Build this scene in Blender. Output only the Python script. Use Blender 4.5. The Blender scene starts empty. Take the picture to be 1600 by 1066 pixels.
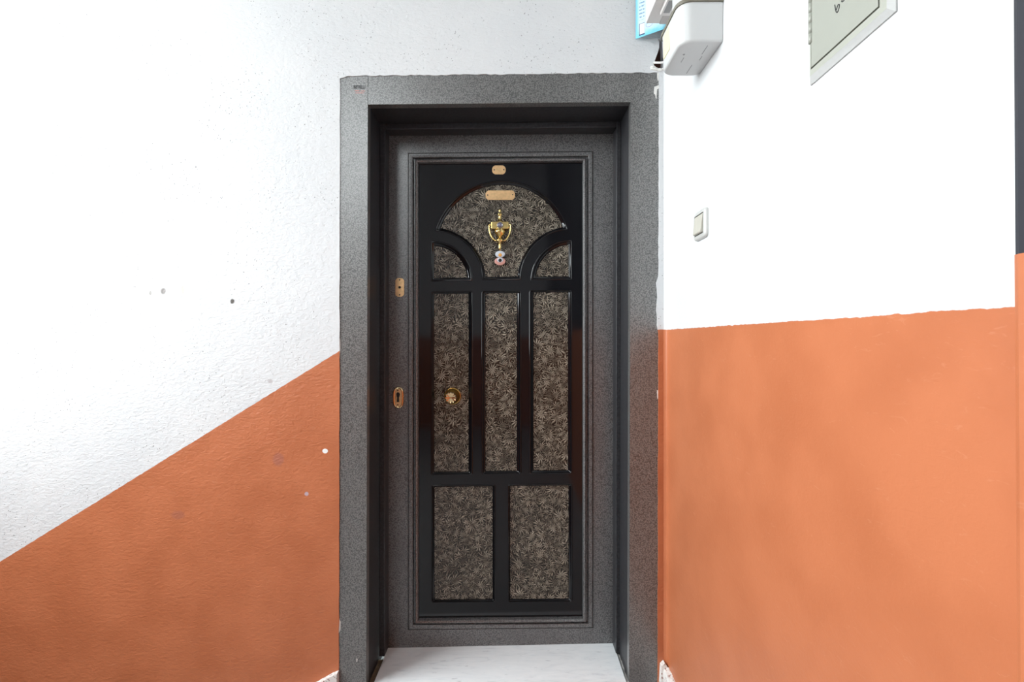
import bpy, bmesh, math, random
from mathutils import Vector, Matrix
random.seed(7)
scene = bpy.context.scene
C = scene.collection

# ------------------------------------------------------------------ camera, world, light, exposure
EYE, DIST, FPX = 1.27, 1.70, 743.0
cam_data = bpy.data.cameras.new('camera')
cam_data.sensor_fit = 'HORIZONTAL'; cam_data.sensor_width = 36.0
cam_data.lens = 36.0 * FPX / 1600.0
cam_data.clip_start = 0.02
cam = bpy.data.objects.new('camera', cam_data); C.objects.link(cam)
cam.location = (0, -DIST, EYE); cam.rotation_euler = (math.pi / 2, 0, 0)
scene.camera = cam

world = bpy.data.worlds.new('daylight'); scene.world = world
world.use_nodes = True
bg = world.node_tree.nodes['Background']
bg.inputs[0].default_value = (0.90, 0.97, 0.99, 1); bg.inputs[1].default_value = 19

def portal(name, loc, rot, sx, sy):
    l = bpy.data.lights.new(name, 'AREA'); l.shape = 'RECTANGLE'; l.size = sx; l.size_y = sy
    l.cycles.is_portal = True
    o = bpy.data.objects.new(name, l); C.objects.link(o)
    o.location = loc; o.rotation_euler = rot
# room extents behind the camera
XL, YB, ZC, X0 = -2.7, -4.9, 5.00, 0.554
LWIN = (-2.10, -0.06, 1.35, 3.5)      # stairwell window in the left wall: y0,y1,z0,z1
BWIN = (-2.38, -1.70, 3.05, 4.75)     # small window high in the wall behind: x0,x1,z0,z1
portal('window_portal', (XL, (LWIN[0]+LWIN[1])/2, (LWIN[2]+LWIN[3])/2), (0, -math.pi/2, 0), LWIN[3]-LWIN[2], LWIN[1]-LWIN[0])
portal('window_portal', ((BWIN[0]+BWIN[1])/2, YB, (BWIN[2]+BWIN[3])/2), (math.pi/2, 0, 0), BWIN[1]-BWIN[0], BWIN[3]-BWIN[2])

vs = scene.view_settings
vs.view_transform = 'Standard'; vs.look = 'None'; vs.gamma = 1.0; vs.use_curve_mapping = False
vs.exposure = -0.17
scene.cycles.use_denoising = True
scene.cycles.max_bounces = 10; scene.cycles.diffuse_bounces = 6

# ------------------------------------------------------------------ helpers
def X(px, y=0.0): return (px - 800.0) * (DIST + y) / FPX
def Z(py, y=0.0): return EYE + (533.0 - py) * (DIST + y) / FPX

def tag(o, label=None, cat=None, group=None, kind=None):
    if label: o['label'] = label
    if cat: o['category'] = cat
    if group: o['group'] = group
    if kind: o['kind'] = kind
    return o

def empty(name, loc=(0, 0, 0)):
    o = bpy.data.objects.new(name, None); C.objects.link(o); o.location = loc
    o.empty_display_size = 0.05
    return o

def obj(name, bm, mat, parent=None, smooth=False):
    me = bpy.data.meshes.new(name)
    bmesh.ops.recalc_face_normals(bm, faces=bm.faces[:])
    bm.to_mesh(me); bm.free()
    if smooth:
        for p in me.polygons: p.use_smooth = True
    me.materials.append(mat)
    o = bpy.data.objects.new(name, me); C.objects.link(o)
    if parent is not None:
        o.parent = parent
        o.matrix_parent_inverse = Matrix.Translation(parent.location).inverted()   # every parent's location is its world place
    return o

def sharp_smooth(o, ang=40, flats=False):
    me = o.data
    for p in me.polygons: p.use_smooth = True
    me.set_sharp_from_angle(angle=math.radians(ang))
    if flats:
        for p in me.polygons:
            if max(abs(c) for c in p.normal) > 0.9995: p.use_smooth = False
    return o

def add_box(bm, lo, hi, bev=0.0, seg=2):
    t = bmesh.new()
    bmesh.ops.create_cube(t, size=1.0)
    for v in t.verts:
        v.co = Vector([(lo[i] + hi[i]) / 2 + v.co[i] * (hi[i] - lo[i]) for i in range(3)])
    if bev > 0:
        bmesh.ops.bevel(t, geom=t.edges[:], offset=bev, segments=seg, affect='EDGES', profile=0.6)
    merge(bm, t)

def merge(bm, t):
    me = bpy.data.meshes.new('tmp'); t.to_mesh(me); t.free()
    bm.from_mesh(me); bpy.data.meshes.remove(me)

def box(name, lo, hi, mat, parent=None, bev=0.0, seg=2):
    bm = bmesh.new(); add_box(bm, lo, hi, bev, seg)
    o = obj(name, bm, mat, parent)
    return sharp_smooth(o, 50, True) if bev else o

def prism(bm, pts, dvec):
    """closed polygon pts (3d list) swept along dvec, capped."""
    d = Vector(dvec)
    a = [bm.verts.new(p) for p in pts]; b = [bm.verts.new(Vector(p) + d) for p in pts]
    n = len(pts)
    bm.faces.new(a); bm.faces.new(b[::-1])
    for i in range(n): bm.faces.new((a[i], b[i], b[(i+1) % n], a[(i+1) % n]))

def lathe_y(bm, prof, cx, cz, y0, seg=40, mod=None):
    """prof: list of (radius, dy) ; axis along -y (towards the camera) from y0."""
    rings = []
    for k, (r, dy) in enumerate(prof):
        ring = []
        if r < 1e-6:
            ring = [bm.verts.new((cx, y0 - dy, cz))]
        else:
            for i in range(seg):
                a = 2 * math.pi * i / seg
                rr, dd = (r, dy) if mod is None else mod(k, r, dy, a)
                ring.append(bm.verts.new((cx + rr * math.cos(a), y0 - dd, cz + rr * math.sin(a))))
        rings.append(ring)
    for p, q in zip(rings[:-1], rings[1:]):
        for i in range(seg):
            j = (i + 1) % seg
            if len(p) == 1 and len(q) == 1: continue
            if len(p) == 1: bm.faces.new((p[0], q[i], q[j]))
            elif len(q) == 1: bm.faces.new((p[i], q[0], p[j]))
            else: bm.faces.new((p[i], q[i], q[j], p[j]))
    for ring in (rings[0], rings[-1]):
        if len(ring) > 2: bm.faces.new(ring)

def lathe_z(bm, prof, cx, cy, seg=24, sy=1.0):
    """prof: list of (radius, z) ; vertical axis; sy flattens along y."""
    rings = []
    for r, z in prof:
        if r < 1e-6: rings.append([bm.verts.new((cx, cy, z))])
        else: rings.append([bm.verts.new((cx + r*math.cos(2*math.pi*i/seg), cy + sy*r*math.sin(2*math.pi*i/seg), z)) for i in range(seg)])
    for p, q in zip(rings[:-1], rings[1:]):
        for i in range(seg):
            j = (i + 1) % seg
            if len(p) == 1: bm.faces.new((p[0], q[i], q[j]))
            elif len(q) == 1: bm.faces.new((p[i], q[0], p[j]))
            else: bm.faces.new((p[i], q[i], q[j], p[j]))
    for ring in (rings[0], rings[-1]):
        if len(ring) > 2: bm.faces.new(ring)

def tube(bm, path, r, seg=10, rfun=None):
    path = [Vector(p) for p in path]
    rings = []
    up = None
    for i, p in enumerate(path):
        t = (path[min(i+1, len(path)-1)] - path[max(i-1, 0)]).normalized()
        if up is None:
            up = t.orthogonal().normalized()
        up = (up - t * up.dot(t)).normalized(); side = t.cross(up)
        rr = r if rfun is None else rfun(i / (len(path) - 1))
        rings.append([bm.verts.new(p + rr * (math.cos(2*math.pi*k/seg) * up + math.sin(2*math.pi*k/seg) * side)) for k in range(seg)])
    for p, q in zip(rings[:-1], rings[1:]):
        for k in range(seg):
            bm.faces.new((p[k], p[(k+1) % seg], q[(k+1) % seg], q[k]))
    bm.faces.new(rings[0]); bm.faces.new(rings[-1][::-1])

def smooth_path(pts, n=8):
    """Catmull-Rom through pts."""
    P = [Vector(p) for p in pts]; out = []
    for i in range(len(P) - 1):
        p0, p1, p2, p3 = P[max(i-1, 0)], P[i], P[i+1], P[min(i+2, len(P)-1)]
        for k in range(n):
            t = k / n
            out.append(0.5 * ((2*p1) + (-p0+p2)*t + (2*p0-5*p1+4*p2-p3)*t*t + (-p0+3*p1-3*p2+p3)*t**3))
    out.append(P[-1])
    return out

# ------------------------------------------------------------------ node helper
class NT:
    def __init__(s, name):
        s.m = bpy.data.materials.new(name); s.m.use_nodes = True
        s.t = s.m.node_tree; s.b = s.t.nodes['Principled BSDF']
    def n(s, typ, **kw):
        nd = s.t.nodes.new(typ)
        for k, v in kw.items(): setattr(nd, k, v)
        return nd
    def put(s, sock, v):
        if isinstance(v, bpy.types.NodeSocket): s.t.links.new(v, sock)
        else:
            if isinstance(v, tuple) and len(v) == 3 and sock.type == 'RGBA': v = v + (1,)
            sock.default_value = v
    def math(s, op, a, b=0.0, c=0.0, clamp=False):
        nd = s.n('ShaderNodeMath', operation=op, use_clamp=clamp)
        for i, v in enumerate((a, b, c)):
            if i < len(nd.inputs): s.put(nd.inputs[i], v)
        return nd.outputs[0]
    def vmath(s, op, a, b=(0, 0, 0)):
        nd = s.n('ShaderNodeVectorMath', operation=op); s.put(nd.inputs[0], a); s.put(nd.inputs[1], b)
        return nd.outputs['Value'] if op in ('LENGTH', 'DISTANCE', 'DOT_PRODUCT') else nd.outputs[0]
    def pos(s):
        return s.n('ShaderNodeNewGeometry').outputs['Position']
    def xyz(s, v):
        nd = s.n('ShaderNodeSeparateXYZ'); s.put(nd.inputs[0], v); return nd.outputs
    def comb(s, x, y, z):
        nd = s.n('ShaderNodeCombineXYZ')
        for i, v in enumerate((x, y, z)): s.put(nd.inputs[i], v)
        return nd.outputs[0]
    def noise(s, vec, scale, detail=3.0, rough=0.5, dist=0.0, col=False):
        nd = s.n('ShaderNodeTexNoise'); s.put(nd.inputs['Vector'], vec)
        nd.inputs['Scale'].default_value = scale; nd.inputs['Detail'].default_value = detail
        nd.inputs['Roughness'].default_value = rough; nd.inputs['Distortion'].default_value = dist
        return nd.outputs['Color' if col else 'Fac']
    def vor(s, vec, scale, feature='F1', rnd=1.0):
        nd = s.n('ShaderNodeTexVoronoi', feature=feature); s.put(nd.inputs['Vector'], vec)
        nd.inputs['Scale'].default_value = scale; nd.inputs['Randomness'].default_value = rnd
        return nd
    def ramp(s, f, stops, interp='LINEAR'):
        nd = s.n('ShaderNodeValToRGB'); s.put(nd.inputs[0], f); cr = nd.color_ramp; cr.interpolation = interp
        while len(cr.elements) < len(stops): cr.elements.new(0.5)
        for e, (p, c) in zip(cr.elements, stops):
            e.position = p; e.color = (c, c, c, 1) if isinstance(c, (int, float)) else tuple(c) + (1,)
        return nd.outputs[0]
    def step(s, v, lo, hi):
        nd = s.n('ShaderNodeMapRange', interpolation_type='SMOOTHSTEP'); s.put(nd.inputs[0], v)
        nd.inputs[1].default_value = lo; nd.inputs[2].default_value = hi
        return nd.outputs[0]
    def mix(s, f, a, b, blend='MIX'):
        nd = s.n('ShaderNodeMix', data_type='RGBA', blend_type=blend)
        s.put(nd.inputs[0], f); s.put(nd.inputs[6], a); s.put(nd.inputs[7], b)
        return nd.outputs[2]
    def bump(s, h, strength, dist, prev=None):
        nd = s.n('ShaderNodeBump'); nd.inputs['Strength'].default_value = strength; nd.inputs['Distance'].default_value = dist
        s.put(nd.inputs['Height'], h)
        if prev is not None: s.put(nd.inputs['Normal'], prev)
        return nd.outputs[0]
    def out(s, col=None, rough=None, metal=None, normal=None, spec=None, coat=None):
        if col is not None: s.put(s.b.inputs['Base Color'], col)
        if rough is not None: s.put(s.b.inputs['Roughness'], rough)
        if metal is not None: s.put(s.b.inputs['Metallic'], metal)
        if normal is not None: s.put(s.b.inputs['Normal'], normal)
        if spec is not None: s.put(s.b.inputs['Specular IOR Level'], spec)
        if coat is not None: s.put(s.b.inputs['Coat Weight'], coat)
        return s.m

def plain(name, col, rough=0.5, metal=0.0, spec=0.5, var=0.06, scale=40, bump=0.0):
    m = NT(name); p = m.pos(); nz = m.noise(p, scale, 4)
    lo = tuple(c * (1 - var) for c in col); hi = tuple(min(1, c * (1 + var)) for c in col)
    nrm = m.bump(nz, 0.3, bump) if bump else None
    return m.out(m.mix(nz, lo, hi), rough, metal, nrm, spec)

WHITE = (0.675, 0.675, 0.68); ORANGE = (0.475, 0.135, 0.048)

def wall_material(name, line, seed=0.0, rough_left=True):
    """white plaster with an orange painted dado below a line; line(m, x, y, z) -> socket, > 0 where orange"""
    m = NT(name); p = m.pos(); x, y, z = m.xyz(p)
    q = m.vmath('ADD', p, (seed, seed * 2, 0))
    # uneven trowelled plaster
    big = m.noise(q, 3.2, 4, 0.55)
    mid = m.noise(q, 22, 5, 0.6, 0.3)
    fine = m.noise(q, 110, 4, 0.6)
    lump = m.noise(m.vmath('MULTIPLY', q, (1.0, 1.0, 1.9)), 55, 3, 0.55, 0.6)
    wob = m.math('MULTIPLY', m.math('SUBTRACT', m.noise(q, 60, 3), 0.5), 0.006)
    d = m.math('ADD', line(m, x, y, z), wob)
    paint = m.step(d, -0.0008, 0.0008)
    # white: faint tone changes and pits where the skin flaked off
    wcol = m.mix(m.step(big, 0.35, 0.7), (0.64, 0.645, 0.655), WHITE)
    dots = m.vor(q, 120).outputs['Distance']
    dmask = m.math('LESS_THAN', dots, 0.22 if rough_left else 0.10)
    cluster = m.step(m.noise(q, 4.0, 5, 0.65), 0.45, 0.56)
    pick = m.math('GREATER_THAN', m.noise(q, 90, 1), 0.56)
    pits = m.math('MULTIPLY', m.math('MULTIPLY', dmask, cluster), pick)
    wcol = m.mix(m.math('MULTIPLY', pits, 0.8 if rough_left else 0.25), wcol, (0.16, 0.155, 0.15))
    # orange: darker and lighter brush passes
    ocol = m.mix(m.step(m.noise(q, 6, 4), 0.3, 0.7), (0.455, 0.142, 0.060), (0.515, 0.168, 0.074))
    sc = m.noise(m.vmath('MULTIPLY', q, (1.0, 1.0, 3.0)), 34, 4, 0.6, 1.2)
    ocol = m.mix(m.math('MULTIPLY', m.step(sc, 0.62, 0.72), 0.22), ocol, (0.62, 0.28, 0.16))
    col = m.mix(paint, wcol, ocol)
    return m, p, col, paint, (big, mid, fine, lump)

def finish_wall(m, p, col, paint, nz, k=1.0):
    big, mid, fine, lump = nz
    h = m.math('ADD', m.math('MULTIPLY', mid, 0.5), m.math('ADD', m.math('MULTIPLY', fine, 0.22), m.math('MULTIPLY', lump, 0.55)))
    nrm = m.bump(h, min(1.0, 0.55 * k), 0.004 * max(1.0, k))
    rough = m.math('SUBTRACT', 0.75, m.math('MULTIPLY', paint, 0.35))
    return m.out(col, rough, 0.0, nrm, 0.35)

def spot(m, p, col, x, z, rx, rz, c, strength=1.0, soft=0.35, wob=0.35):
    xs, ys, zs = m.xyz(p)
    dx = m.math('DIVIDE', m.math('SUBTRACT', xs, x), rx); dz = m.math('DIVIDE', m.math('SUBTRACT', zs, z), rz)
    r = m.math('SQRT', m.math('ADD', m.math('MULTIPLY', dx, dx), m.math('MULTIPLY', dz, dz)))
    r = m.math('ADD', r, m.math('MULTIPLY', m.math('SUBTRACT', m.noise(p, 120, 3), 0.5), wob * 2))
    f = m.math('SUBTRACT', 1.0, m.step(r, 1 - soft, 1 + soft))
    return m.mix(m.math('MULTIPLY', f, strength), col, c)

# dado on the door wall: slopes down with the stairs left of the door, level right of it
def door_line(m, x, y, z):
    a = m.math('SUBTRACT', m.math('ADD', m.math('MULTIPLY', x, 0.6212), 1.6176), z)
    b = m.math('SUBTRACT', 1.311, z)
    side = m.math('GREATER_THAN', x, 0.3)
    return m.math('ADD', m.math('MULTIPLY', a, m.math('SUBTRACT', 1.0, side)), m.math('MULTIPLY', b, side))
m, p, col, paint, nz = wall_material('door_wall_paint', door_line)
for (px, py, rx, rz, c, st) in [(235, 458, 2.0, 3.2, (.40, .38, .36), .8), (255, 455, 4.0, 4.5, (.30, .28, .27), .9), (286, 453, 2.4, 6.5, (.55, .50, .47), .8),
                                (363, 471, 3.0, 3.6, (.12, .11, .10), .95), (151, 488, 3.0, 2.6, (.45, .43, .42), .6), (422, 596, 4.0, 3.0, (.45, .42, .42), .6),
                                (435, 718, 8, 9, (.33, .13, .11), .40), (278, 805, 10, 6, (.32, .12, .09), .35), (479, 772, 3.0, 2.8, (.50, .38, .42), .8)]:
    col = spot(m, p, col, X(px), Z(py), rx * 1.05 / 437, rz * 1.1 / 437, c, min(1, st * 1.2), 0.3, 0.15)
col = spot(m, p, col, X(508), Z(705), 4.3 / 437, 3.6 / 437, (.85, .85, .84), 1.0, 0.1, 0.1)
M_DOORWALL = finish_wall(m, p, col, paint, nz, 1.25)

def right_line(m, x, y, z): return m.math('SUBTRACT', m.math('SUBTRACT', 1.3105, m.math('MULTIPLY', y, -0.002)), z)
m, p, col, paint, nz = wall_material('right_wall_paint', right_line, 5.0, False)
M_RIGHTWALL = finish_wall(m, p, col, paint, nz, 0.38)
m, p, col, paint, nz = wall_material('pier_paint', lambda m, x, y, z: m.math('SUBTRACT', 5.0, z), 9.0, False)
M_PIER = finish_wall(m, p, col, paint, nz, 0.4)
m, p, col, paint, nz = wall_material('hall_wall_paint', lambda m, x, y, z: m.math('SUBTRACT', 1.33, z), 3.0, False)
M_HALL = finish_wall(m, p, col, paint, nz, 0.4)
m, p, col, paint, nz = wall_material('ceiling_paint', lambda m, x, y, z: m.math('SUBTRACT', -9.0, z), 4.0, False)
M_CEIL = finish_wall(m, p, col, paint, nz, 0.4)

def hammer(name, dark, light, rough=0.42, scale=260, bmp=0.0012, metal=0.0, spec=0.5, coat=0.0):
    m = NT(name); p = m.pos()
    v1 = m.vor(p, scale).outputs['Distance']; v2 = m.noise(p, scale * 1.3, 2, 0.6)
    f = m.math('ADD', m.math('MULTIPLY', v1, 0.75), m.math('MULTIPLY', v2, 0.6))
    blotch = m.noise(p, 3.5, 4, 0.6)
    c = m.mix(m.step(f, 0.42, 0.90), light, dark)
    c = m.mix(m.math('MULTIPLY', m.step(blotch, 0.45, 0.75), 0.35), c, tuple(v * k for v, k in zip(dark, (1.5, 1.15, 1.1))))
    nrm = m.bump(f, 0.8, bmp)
    m.b.inputs['Coat Roughness'].default_value = rough
    return m.out(c, m.math('ADD', rough, m.math('MULTIPLY', blotch, 0.12)), metal, nrm, spec, coat)
M_HAMMER = hammer('hammered_grey_paint', (0.036, 0.035, 0.034), (0.20, 0.196, 0.188), 0.30, 230, 0.00022, 0.0, 1.0, 0.9)
M_LEAF = hammer('hammered_leaf_paint', (0.036, 0.036, 0.037), (0.185, 0.182, 0.182), 0.30, 230, 0.00025, 0.0, 1.0, 0.4)
M_JAMB = hammer('smooth_charcoal_paint', (0.022, 0.022, 0.025), (0.036, 0.036, 0.040), 0.36, 120, 0.0002)
m = NT('black_gloss_lacquer'); p = m.pos()
scr = m.step(m.noise(m.vmath('MULTIPLY', p, (9, 9, 40)), 6, 5, 0.7, 2.0), 0.70, 0.78)
M_BLACK = m.out(m.mix(m.math('MULTIPLY', scr, 0.15), (0.0045, 0.0045, 0.006), (0.03, 0.03, 0.034)),
                m.math('ADD', 0.07, m.math('MULTIPLY', scr, 0.15)), 0.0, None, 0.5)

# dried-brush rosettes on the inlaid panels
m = NT('frond_pattern_lacquer'); p = m.pos()
x, y, z = m.xyz(p)
flat = m.comb(x, 0.0, z)
warp = m.vmath('MULTIPLY', m.vmath('SUBTRACT', m.noise(flat, 36, 3, 0.6, 0, True), (0.5, 0.5, 0.5)), (0.016, 0.0, 0.016))
fw = m.vmath('ADD', flat, warp)
def rosettes(scale, petals, off):
    src = m.vmath('ADD', fw, off)
    v = m.vor(src, scale); ve = m.vor(src, scale, 'DISTANCE_TO_EDGE')
    rel = m.vmath('SUBTRACT', src, v.outputs['Position'])
    rx, ry, rz = m.xyz(rel)
    ang = m.math('ARCTAN2', rz, rx)
    dist = m.vmath('LENGTH', rel)
    swirl = m.math('ADD', m.math('MULTIPLY', ang, petals), m.math('MULTIPLY', dist, 160.0))
    swirl = m.math('ADD', swirl, m.math('MULTIPLY', m.noise(flat, 150, 2), 2.6))
    st = m.math('MULTIPLY_ADD', m.math('SINE', swirl), 0.5, 0.5)
    crev = m.step(ve.outputs['Distance'], 0.0, 0.30)
    core = m.step(v.outputs['Distance'], 0.02, 0.30)
    return st, m.math('MULTIPLY', m.math('MULTIPLY_ADD', crev, 0.62, 0.38), m.math('MULTIPLY_ADD', core, 0.45, 0.55))
s1, e1 = rosettes(28.0, 12.0, (0, 0, 0))
s2, e2 = rosettes(42.0, 9.0, (0.37, 0, 0.11))
sel = m.step(m.noise(flat, 20, 3), 0.46, 0.54)
st = m.mix(sel, s1, s2); ed = m.mix(sel, e1, e2)
fine = m.noise(flat, 420, 2, 0.65)
f = m.math('MULTIPLY', m.math('MULTIPLY_ADD', m.math('POWER', st, 1.4), 0.94, 0.06), m.math('MULTIPLY_ADD', fine, 1.2, 0.25))
f = m.math('MULTIPLY', f, ed)
f = m.math('MULTIPLY', f, m.math('MULTIPLY_ADD', m.noise(flat, 13, 5, 0.65), 2.5, 0.0))
colp = m.ramp(f, [(0.03, (0.008, 0.0065, 0.005)), (0.22, (0.060, 0.050, 0.039)), (0.50, (0.19, 0.163, 0.126)), (0.95, (0.40, 0.36, 0.29))])
M_FROND = m.out(colp, 0.16, 0.0, m.bump(f, 0.15, 0.0006), 0.5)

def brass(name, col, rough):
    m = NT(name); p = m.pos(); nz_ = m.noise(p, 90, 4, 0.6)
    return m.out(m.mix(m.step(nz_, .35, .75), col, tuple(c * .82 for c in col)), m.math('MULTIPLY_ADD', nz_, 0.15, rough - 0.06), 1.0)
M_BRASS = brass('polished_brass', (0.88, 0.66, 0.27), 0.22)
M_ROSE = brass('rose_brass', (0.95, 0.70, 0.40), 0.10)
M_SATIN = brass('satin_brass', (0.84, 0.55, 0.29), 0.42)
M_DARK = plain('dark_recess', (0.010, 0.009, 0.008), 0.7)
M_GLASS = plain('viewer_lens', (0.16, 0.15, 0.22), 0.06, 0.0, 0.9, 0.2)
M_STEEL = plain('lens_ring_steel', (0.30, 0.28, 0.27), 0.3, 0.9)

m = NT('white_marble'); p = m.pos()
vn = m.noise(m.vmath('MULTIPLY', p, (1.0, 5.0, 5.0)), 7, 6, 0.65, 1.4)
col = m.ramp(vn, [(0.30, (0.70, 0.72, 0.75)), (0.42, (0.85, 0.87, 0.89)), (0.60, (0.90, 0.915, 0.93)), (0.8, (0.83, 0.85, 0.88))])
fl = m.step(m.noise(m.vmath('MULTIPLY', p, (1.0, 3.5, 3.5)), 26, 3), 0.66, 0.74)
M_MARBLE = m.out(m.mix(m.math('MULTIPLY', fl, 0.45), col, (0.42, 0.43, 0.46)), 0.28, 0, None, 0.5)
m = NT('chipped_marble'); p = m.pos()
sp = m.step(m.noise(p, 130, 4, 0.65), 0.56, 0.64)
M_CHIP = m.out(m.mix(sp, (0.78, 0.74, 0.71), (0.36, 0.20, 0.17)), 0.7, 0, m.bump(m.noise(p, 90, 4), 0.6, 0.004))
M_MORTAR = plain('brown_mortar', (0.20, 0.125, 0.075), 0.85, 0, 0.3, 0.25, 60, 0.002)
M_PLASTER = plain('loose_plaster', (0.74, 0.72, 0.69), 0.85, 0, 0.3, 0.1, 80, 0.002)
M_BRICK = plain('exposed_brick', (0.085, 0.035, 0.026), 0.9, 0, 0.2, 0.4, 90, 0.003)
M_METER = plain('meter_grey_plastic', (0.62, 0.625, 0.62), 0.33, 0, 0.5, 0.02, 20)
M_GASKET = plain('olive_gasket', (0.17, 0.155, 0.12), 0.5, 0, 0.5, 0.15, 50)
M_YELLOW = plain('yellowed_label', (0.78, 0.72, 0.45), 0.5, 0, 0.4, 0.08, 60)
M_SLOT = plain('slot_shadow_grey', (0.33, 0.33, 0.33), 0.5)
M_FUSE = plain('fuse_box_plastic', (0.50, 0.47, 0.45), 0.4, 0, 0.5, 0.05, 30)
M_FUSEW = plain('fuse_box_white', (0.74, 0.71, 0.69), 0.4, 0, 0.5, 0.04, 30)
M_SWITCH = plain('switch_plastic', (0.53, 0.525, 0.505), 0.3, 0, 0.5, 0.02, 20)
M_ROCKER = plain('rocker_ivory', (0.53, 0.505, 0.44), 0.3, 0, 0.5, 0.03, 20)
M_HATCH = plain('hatch_grey_green', (0.325, 0.33, 0.288), 0.4, 0, 0.5, 0.03, 25)
M_PLASTER2 = plain('thick_white_paint', (0.50, 0.50, 0.49), 0.7, 0, 0.3, 0.08, 80, 0.002)  # white paint of the hatch bevel, its shade greyed into the colour
M_HATCHF = plain('hatch_frame_green', (0.37, 0.375, 0.325), 0.45, 0, 0.5, 0.03, 25)
M_INK = plain('black_ink', (0.02, 0.02, 0.022), 0.6)
M_REDINK = plain('faded_red_ink', (0.42, 0.20, 0.18), 0.6)
M_POST = plain('blue_grey_post', (0.017, 0.0175, 0.025), 0.35, 0, 0.5, 0.08, 15)
M_CAB = plain('cable_white', (0.75, 0.72, 0.70), 0.5)
M_BEADW = plain('bead_pearl', (0.62, 0.66, 0.74), 0.15, 0, 0.6, 0.05)
M_BEADP = plain('bead_pink', (0.66, 0.34, 0.29), 0.2, 0, 0.6, 0.12, 90)
M_AMBER = plain('bead_amber', (0.85, 0.42, 0.10), 0.2, 0, 0.6, 0.1)
M_FLOOR = plain('landing_marble', (0.36, 0.365, 0.37), 0.4, 0, 0.5, 0.15, 8)

# ------------------------------------------------------------------ setting: door wall
def ragged(a, b, n, amp, rnd):
    a, b = Vector(a), Vector(b); d = (b - a).normalized(); nrm = Vector((-d[1], d[0]))
    out = []
    for i in range(n):
        t = i / n
        out.append(tuple(a.lerp(b, t) + nrm * (rnd.uniform(-amp, amp) if 0 < i else 0)))
    return out
rnd = random.Random(3)
ZB, ZT = -1.4, ZC + 0.1
open_px = []
open_px += ragged((529.3, 1100), (531.0, 122.5), 60, 0.45, rnd)
open_px += ragged((531.0, 122.5), (545, 118.6), 4, 0.7, rnd)
open_px += ragged((545, 118.6), (1029, 113.2), 70, 0.9, rnd)
right = ragged((1029.8, 113.2), (1027.6, 1100), 90, 0.4, rnd)
out = []
for (px, py) in right:
    if 435 < py < 512: px -= 1.6 + 1.8 * abs(math.sin(py * 0.075))      # lumps of plaster over the frame edge
    out.append((px, py))
open_px += out
opening = [(X(a), Z(b)) for a, b in open_px]
opening = [(a, (-1.4 if b < 0.0 and False else b)) for a, b in opening]
hole_px = [(1027.5, 60), (1030, 66), (1030.2, 74), (1027.5, 83), (1024.5, 91), (1022, 98), (1021.5, 103), (1025.5, 106.5), (1031, 108), (1036, 106), (1037, 90), (1036, 74), (1034.5, 62)]
hole = [(X(a), Z(b)) for a, b in hole_px]
bm = bmesh.new()
def loop_edges(bm, pts, y=0.0):
    vs_ = [bm.verts.new((a, y, b)) for a, b in pts]
    return vs_, [bm.edges.new((vs_[i], vs_[(i+1) % len(vs_)])) for i in range(len(vs_))]
zo = min(b for a, b in opening)
outer = [(XL - .05, ZB), (opening[0][0], ZB)] + opening + [(opening[-1][0], ZB), (X0 - 0.012, ZB), (X0 - 0.012, ZT), (XL - .05, ZT)]
vo, eo = loop_edges(bm, outer)
vh, eh = loop_edges(bm, hole)
bmesh.ops.triangle_fill(bm, use_beauty=True, edges=eo + eh)
for v_loop, cl in ((vo, True), (vh, True)):
    back = [bm.verts.new(v.co + Vector((0, 0.07, 0))) for v in v_loop]
    n = len(v_loop)
    for i in range(n):
        bm.faces.new((v_loop[i], v_loop[(i+1) % n], back[(i+1) % n], back[i]))
wall_door = tag(obj('wall_front', bm, M_DOORWALL), 'white plaster wall around the door with sloping orange dado', None, None, 'structure')
# cavity behind the hole in the plaster, with a brick back
bm = bmesh.new(); prism(bm, [(a, 0.035, b) for a, b in [(X(q[0]) , Z(q[1])) for q in [(1015, 55), (1042, 55), (1042, 112), (1015, 112)]]], (0, 0.03, 0))
obj('brick', bm, M_BRICK, wall_door)
bm = bmesh.new()
for k, (px, py, r) in enumerate([(1020, 105, 3.2), (1024, 108.5, 3.6), (1030, 109.5, 3.8), (1021.5, 99, 2.0), (1019, 108, 2.2), (1034, 109, 2.5)]):
    t = bmesh.new(); bmesh.ops.create_icosphere(t, subdivisions=2, radius=r / 437)
    for v in t.verts:
        v.co = Vector((v.co.x * 1.3, v.co.y * 0.8, v.co.z * 0.7)) * (1 + rnd.uniform(-.15, .15)) + Vector((X(px), -0.001, Z(py)))
    merge(bm, t)
obj('broken_plaster_rim', bm, M_PLASTER, wall_door)
bm = bmesh.new()
tube(bm, smooth_path([(X(1020), 0.01, Z(95)), (X(1026), -0.012, Z(101)), (X(1034), -0.02, Z(102)), (X(1040), -0.03, Z(96))], 6), 0.0035, 8)
cab = obj('cable', bm, M_CAB, None, True)
tag(cab, 'short white cable poking from the hole above the frame corner', 'cable')

# right wall, with a rounded inner corner and the end behind the pier
PIER_Y = -1.20
bm = bmesh.new()
plan = [(X0 - 0.012, 0.0), (X0 - 0.006, -0.003), (X0 - 0.002, -0.008), (X0, -0.016), (X0, YB), (X0 + 0.2, YB), (X0 + 0.2, 0.07), (X0 - 0.012, 0.07)]
prism(bm, [(a, b, ZB) for a, b in plan], (0, 0, ZT - ZB))
wall_right = tag(obj('wall_right', bm, M_RIGHTWALL), 'side wall, white above and orange below a level line', None, None, 'structure')
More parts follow.
